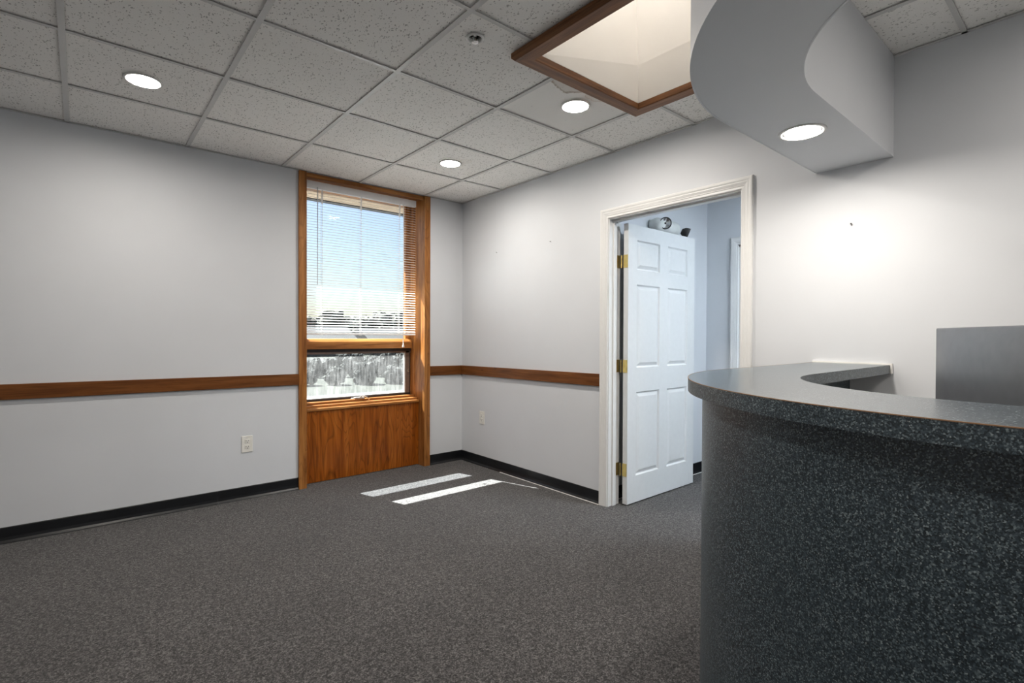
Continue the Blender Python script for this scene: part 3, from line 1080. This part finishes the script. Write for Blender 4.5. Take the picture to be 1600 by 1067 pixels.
# ------------------------------------------------------------------ mini blind
bx0, bx1, by = XJ0+0.008, XJ1-0.038, 0.085
bl_top, bl_bot = 2.458, 1.222
mb = empty('mini_blind', ((bx0+bx1)/2, by, bl_top))
tag(mb, 'white aluminium mini blind with open slats hanging in the wood-cased window', 'blind')
obj('headrail', box((bx0, by-0.016, 2.398), (bx1, by+0.016, bl_top), 0.003), M_BLIND, mb)
pitch = 0.0222
zt = 2.375
nsl = int((zt - (bl_bot+0.02))/pitch) + 1
mes = None
def slat_bm():
    bm = bmesh.new()
    w, tilt, n = 0.0125, math.radians(17), 4
    rows = []
    for k in range(n+1):
        u = -w + 2*w*k/n
        crown = 0.0016*(1-(u/w)**2)
        yy = u*math.cos(tilt) - crown*math.sin(tilt)
        zz = u*math.sin(tilt) + crown*math.cos(tilt)
        rows.append([(yy, zz), (yy, zz-0.00035)])
    L_ = (bx1-bx0)/2 - 0.003
    top = [[bm.verts.new((sx_, y, z)) for (y, z) in (r[0] for r in rows)] for sx_ in (-L_, L_)]
    bot = [[bm.verts.new((sx_, y, z)) for (y, z) in (r[1] for r in rows)] for sx_ in (-L_, L_)]
    for k in range(n):
        bm.faces.new((top[0][k], top[0][k+1], top[1][k+1], top[1][k]))
        bm.faces.new((bot[0][k], bot[1][k], bot[1][k+1], bot[0][k+1]))
    bm.faces.new((top[0][0], top[1][0], bot[1][0], bot[0][0]))
    bm.faces.new((top[0][n], bot[0][n], bot[1][n], top[1][n]))
    return bm
first = obj('slat', slat_bm(), M_BLIND, mb, local=True, smooth=True)
first.location = (0, 0, zt-bl_top)
for i in range(1, nsl):
    c = first.copy()
    c.location = (0, 0, zt-i*pitch-bl_top)
    link(c, mb)
obj('bottom_rail', box((bx0+0.003, by-0.012, bl_bot-0.010), (bx1-0.003, by+0.012, bl_bot+0.008), 0.003), M_BLIND, mb)
for xc in (-1.340, -1.006, -0.640):
    bm = bmesh.new()
    for yo in (-0.0135, 0.0135):
        add_tube(bm, [(xc, by+yo, 2.395), (xc, by+yo, bl_bot)], 0.0011, 6)
    add_tube(bm, [(xc+0.004, by, 2.395), (xc+0.004, by, bl_bot)], 0.0009, 6)
    obj('ladder_cord', bm, M_CORD, mb)
    bm = bmesh.new()
    add_box(bm, (xc-0.006, by-0.0142, 2.285), (xc+0.006, by-0.0135, 2.395))
    obj('ladder_tape', bm, M_CORD, mb)
    bm = bmesh.new()
    add_box(bm, (xc-0.007, by-0.0135, bl_bot-0.012), (xc+0.007, by+0.0135, bl_bot-0.009))
    obj('rail_clip', bm, M_CORD, mb)
bm = add_tube(bmesh.new(), [(-1.381, by-0.024, 2.41), (-1.381, by-0.026, 2.36), (-1.383, by-0.028, 1.62)], 0.0032, 6)
obj('tilt_wand', bm, plain('wand_clear', (0.45, 0.48, 0.52), 0.2), mb)
pc = obj('pull_cord', add_tube(bmesh.new(), [(-0.604, by-0.022, 2.40), (-0.606, by-0.024, 1.6), (-0.607, by-0.024, 1.135)], 0.0034, 6), M_CORD, mb)
bm = add_lathe(bmesh.new(), [(0.003, 0.034), (0.005, 0.028), (0.0105, 0.006), (0.011, 0.0), (0.0, -0.001)], (-0.607, by-0.024, 1.102), n=14)
obj('tassel', bm, M_PLATE, pc, smooth=True)

# ------------------------------------------------------------------ electrical outlets
def outlet(loc, axis, label):
    t = empty('wall_outlet', loc)
    tag(t, label, 'outlet', 'duplex wall outlets')
    def T(bm):
        for v in bm.verts:
            x, y, z = v.co
            v.co = (loc[0]+x, loc[1]-y, loc[2]+z) if axis == 0 else (loc[0]-y, loc[1]-x, loc[2]+z)
        return bm
    obj('cover_plate', T(box((-0.037, 0, -0.060), (0.037, 0.006, 0.060), 0.002)), M_PLATE, t)
    for s in (-1, 1):
        bm = box((-0.0165, 0.004, s*0.0215-0.0145), (0.0165, 0.0085, s*0.0215+0.0145), 0.003)
        rc = obj('receptacle', T(bm), M_PLATE, t)
        bm = bmesh.new()
        add_box(bm, (-0.0085, 0.008, s*0.0215-0.001), (-0.0060, 0.0090, s*0.0215+0.008))
        add_box(bm, (0.0060, 0.008, s*0.0215-0.001), (0.0085, 0.0090, s*0.0215+0.008))
        add_box(bm, (-0.0028, 0.008, s*0.0215-0.0105), (0.0028, 0.0090, s*0.0215-0.0050))
        obj('slots', T(bm), M_DARK, rc)
    return t
outlet((-1.918, 0, 0.405), 0, 'ivory duplex wall outlet below the chair rail on the window wall')
outlet((0, -0.332, 0.449), 1, 'white duplex wall outlet beside the room corner on the door wall')

# nails left in the door wall
for y, z, lb_ in ((-0.547, 1.954, 'tiny nail left in the door wall close to the room corner'), (-1.23, 1.957, 'tiny nail left in the wall between corner and door casing'), (-3.301, 1.756, 'tiny nail left in the wall beneath the curved soffit')):
    bm = add_lathe(bmesh.new(), [(0.0015, 0.0), (0.0015, 0.010), (0.0042, 0.011), (0.0038, 0.0128), (0.0, 0.0132)], (0, y, z), (-1, 0, 0.25), n=10)
    o = obj('wall_nail', bm, M_ALU, origin=(0, y, z))
    tag(o, lb_, 'nail', 'nails in the door wall')

# ------------------------------------------------------------------ emergency light in the hall
el = empty('emergency_light', (0.72, HY, 2.075))
tag(el, 'rounded twin-head emergency light on the blue hallway wall above the open door', 'emergency light')
bm = bmesh.new()
cap = []
ex0, ex1, ezc, er = 0.555, 0.895, 2.082, 0.064
cap = [(0.0, ex0)] + [(er*math.sin(a), ex0+er*(1-math.cos(a))) for a in [i*math.pi/12 for i in range(1, 7)]] + [(er*math.sin(a), ex1-er*(1-math.cos(a))) for a in [math.pi/2-i*math.pi/12 for i in range(0, 6)]] + [(0.0, ex1)]
add_lathe(bm, cap, (0, HY-0.048, ezc), (1, 0, 0), n=28, cap=False)
obj('housing', bm, M_EMERG, el, smooth=True)
obj('back_plate', box((ex0+0.015, HY-0.05, ezc-0.05), (ex1-0.015, HY, ezc+0.05), 0.012), M_EMERG, el)
for hx, hd, r in ((0.665, (-0.62, -0.76, -0.05), 0.047), (0.925, (0.55, -0.70, -0.35), 0.042)):
    d = Vector(hd).normalized()
    base = Vector((hx, HY-0.075, ezc+0.015 if hx < 0.8 else ezc-0.005))
    hd_ = obj('lamp_head', add_lathe(bmesh.new(), [(r*0.45, 0.0), (r*0.9, 0.022), (r, 0.04), (r, 0.062), (r*0.88, 0.062), (r*0.84, 0.052)], base, d, n=24, cap=False), M_DARK, el, smooth=True)
    obj('reflector', add_lathe(bmesh.new(), [(r*0.86, 0.055), (r*0.6, 0.046), (r*0.2, 0.040), (0.0, 0.040)], base, d, n=24, cap=False), M_CHROME, hd_, smooth=True)
    obj('bulb', add_lathe(bmesh.new(), [(0.0, 0.040), (0.008, 0.044), (0.008, 0.052), (0.0, 0.058)], base, d, n=12, cap=False), M_DARK, hd_, smooth=True)

# ------------------------------------------------------------------ monitor behind the counter
mdir = Vector((-0.855, -0.52, 0)).normalized()
P1 = Vector((-0.926, -3.80, 0))
mw, mh = 0.545, 0.335
ctr = P1 + mdir*mw/2
rotz = math.atan2(mdir.y, mdir.x) + math.pi
mon = empty('computer_monitor', (ctr.x, ctr.y, 0.745), rotz)
tag(mon, 'black computer monitor seen from behind on the desk inside the reception counter', 'monitor')
ztop = 1.238-0.745
# local x runs along the panel, local +y is the side facing the counter front
def lobj(name, bm, m_, parent=mon, smooth=False):
    return obj(name, bm, m_, parent, local=True, smooth=smooth)
bm = bmesh.new()
add_box(bm, (-mw/2, -0.010, ztop-mh), (mw/2, 0.012, ztop), 0.004)
lobj('bezel', bm, M_BLACK)
bm = bmesh.new()
nx, nz = 16, 8
grid = [[bm.verts.new((-mw/2+0.004+(mw-0.008)*i/nx, 0.012+0.016*(1-abs(2*i/nx-1)**3)*(1-abs(2*k/nz-1)**5), ztop-mh+0.004+(mh-0.008)*k/nz)) for k in range(nz+1)] for i in range(nx+1)]
for i in range(nx):
    for k in range(nz):
        bm.faces.new((grid[i][k], grid[i+1][k], grid[i+1][k+1], grid[i][k+1]))
lobj('back_shell', bm, M_BLACK, smooth=True)
lobj('screen', box((-mw/2+0.012, -0.0115, ztop-mh+0.016), (mw/2-0.012, -0.0095, ztop-0.012)), M_SCREEN)
lobj('stand_neck', box((-0.035, 0.012, 0.01), (0.035, 0.05, ztop-mh+0.05), 0.006), M_BLACK)
lobj('stand_base', box((-0.12, -0.09, 0.0), (0.12, 0.10, 0.014), 0.005), M_BLACK)

# ------------------------------------------------------------------ outside the window
def at(px_, py_, dist):
    d = fwd + rgt*((px_-800)/FPX) - upv*((py_-533.5)/FPX)
    d.z = 0
    return CAM_LOC + d.normalized()*dist
GZ = -0.35
ev = struct(empty('roof_eave', (-0.95, 0.55, 2.48)))
for k in range(4):
    y0 = 0.32 + k*0.0925
    obj('eave_board', box((-4.8, y0+0.001, 2.480), (1.5, y0+0.0915, 2.50), 0.002), M_EAVE, ev)
obj('fascia', box((-4.8, 0.69, 2.472), (1.5, 0.771, 2.65)), M_FASCIA, ev)
ground = struct(obj('ground', box((-60, 0.33, GZ-0.1), (110, 130, GZ)), M_GRASS))
struct(obj('ground_walk', box((-20, 0.33, GZ), (20, 9, GZ+0.02)), M_CONC))
struct(obj('ground_road', box((-50, 22, GZ), (70, 30, GZ+0.015)), M_ASPH))

def crown_bm(c, rx, rz, n, seed, r0=0.22, r1=0.38):
    rnd = random.Random(seed)
    bm = bmesh.new()
    for k in range(n):
        a, b = rnd.uniform(0, 2*math.pi), rnd.uniform(-0.8, 1)
        q = Vector((math.cos(a)*rx*0.6*math.sqrt(1-b*b*0.6), math.sin(a)*rx*0.6*math.sqrt(1-b*b*0.6), b*rz*0.62))
        r = rnd.uniform(r0, r1)*min(rx, rz)
        s = bmesh.ops.create_icosphere(bm, subdivisions=2, radius=r, matrix=Matrix.Translation(Vector(c)+q))
        for v in s['verts']:
            d = v.co - (Vector(c)+q)
            v.co += d*rnd.uniform(-0.22, 0.25)
    return bm
def tree(px_, dist, h, rx, m_, seed, label):
    p = at(px_, 520, dist)
    t = empty('garden_tree', (p.x, p.y, GZ))
    tag(t, label, 'tree', 'trees beyond the road')
    obj('trunk', add_tube(bmesh.new(), [(p.x, p.y, GZ), (p.x+0.1, p.y, GZ+h*0.35), (p.x, p.y+0.1, GZ+h*0.6)], [0.22, 0.17, 0.1]), M_BARK, t)
    obj('crown', crown_bm((p.x, p.y, GZ+h*0.62), rx, h*0.42, 60, seed), m_, t)
TL = ('green leafy tree standing beyond the road outside the window', 'olive yellowish tree standing beyond the road outside the window')
for i, (a, d, h, rx) in enumerate(((470, 48, 3.2, 1.7), (516, 56, 4.2, 1.9), (536, 65, 3.9, 1.9), (575, 48, 3.2, 1.7), (602, 57, 4.2, 1.9), (640, 48, 3.9, 1.7), (560, 74, 4.3, 2.0), (660, 60, 4.4, 1.9), (492, 74, 4.0, 2.0), (618, 74, 4.8, 2.0))):
    tree(a, d, h, rx, (M_LEAF_A, M_LEAF_B)[i % 2], 40+i, TL[i % 2])
def bush(px_, dist, h, rx, seed):
    p = at(px_, 560, dist)
    o = obj('garden_bush', crown_bm((p.x, p.y, GZ+h*0.4), rx, h*0.6, 60, seed, 0.20, 0.32), M_BUSH, origin=(p.x, p.y, GZ))
    tag(o, 'dark rounded bush on the lawn outside the window', 'bush', 'bushes on the lawn')
rb = random.Random(3)
for i in range(15):
    a, d, h, r = 478+i*11.5, (17.0, 23.0, 20.0, 26.0)[i % 4], rb.uniform(0.5, 0.95), rb.uniform(0.36, 0.44)
    bush(a, d, h, r, 80+i)
def house(px_, dist, w, dp, h, mm, label):
    p = at(px_, 530, dist)
    t = empty('far_house', (p.x, p.y, GZ))
    tag(t, label, 'house', 'houses beyond the road')
    x, y = p.x, p.y
    obj('wall', box((x-w/2, y-dp/2, GZ), (x+w/2, y+dp/2, GZ+h)), mm, t)
    bm = bmesh.new()
    o_ = 0.3
    v = [bm.verts.new(q) for q in ((x-w/2-o_, y-dp/2-o_, GZ+h), (x+w/2+o_, y-dp/2-o_, GZ+h), (x+w/2+o_, y+dp/2+o_, GZ+h), (x-w/2-o_, y+dp/2+o_, GZ+h), (x-w/2-o_, y, GZ+h+1.1), (x+w/2+o_, y, GZ+h+1.1))]
    for q in ((0, 1, 5, 4), (2, 3, 4, 5), (0, 4, 3), (1, 2, 5), (0, 3, 2, 1)):
        bm.faces.new([v[i] for i in q])
    obj('roof', bm, M_ROOFSH, t)
    for k in (-1, 0, 1):
        wx = x + k*w*0.3
        wn_ = obj('house_window', box((wx-0.5, y-dp/2-0.03, GZ+0.35), (wx+0.5, y-dp/2+0.02, GZ+0.95)), M_TRIM, t)
        obj('pane', box((wx-0.42, y-dp/2-0.04, GZ+0.41), (wx+0.42, y-dp/2-0.01, GZ+0.89)), M_HGLASS, wn_)
house(492, 42, 4.6, 4, 1.1, M_SIDING, 'low pale house beyond the road outside the window')
house(610, 44, 5.0, 4, 1.05, M_SIDING2, 'low tan house beyond the road outside the window')
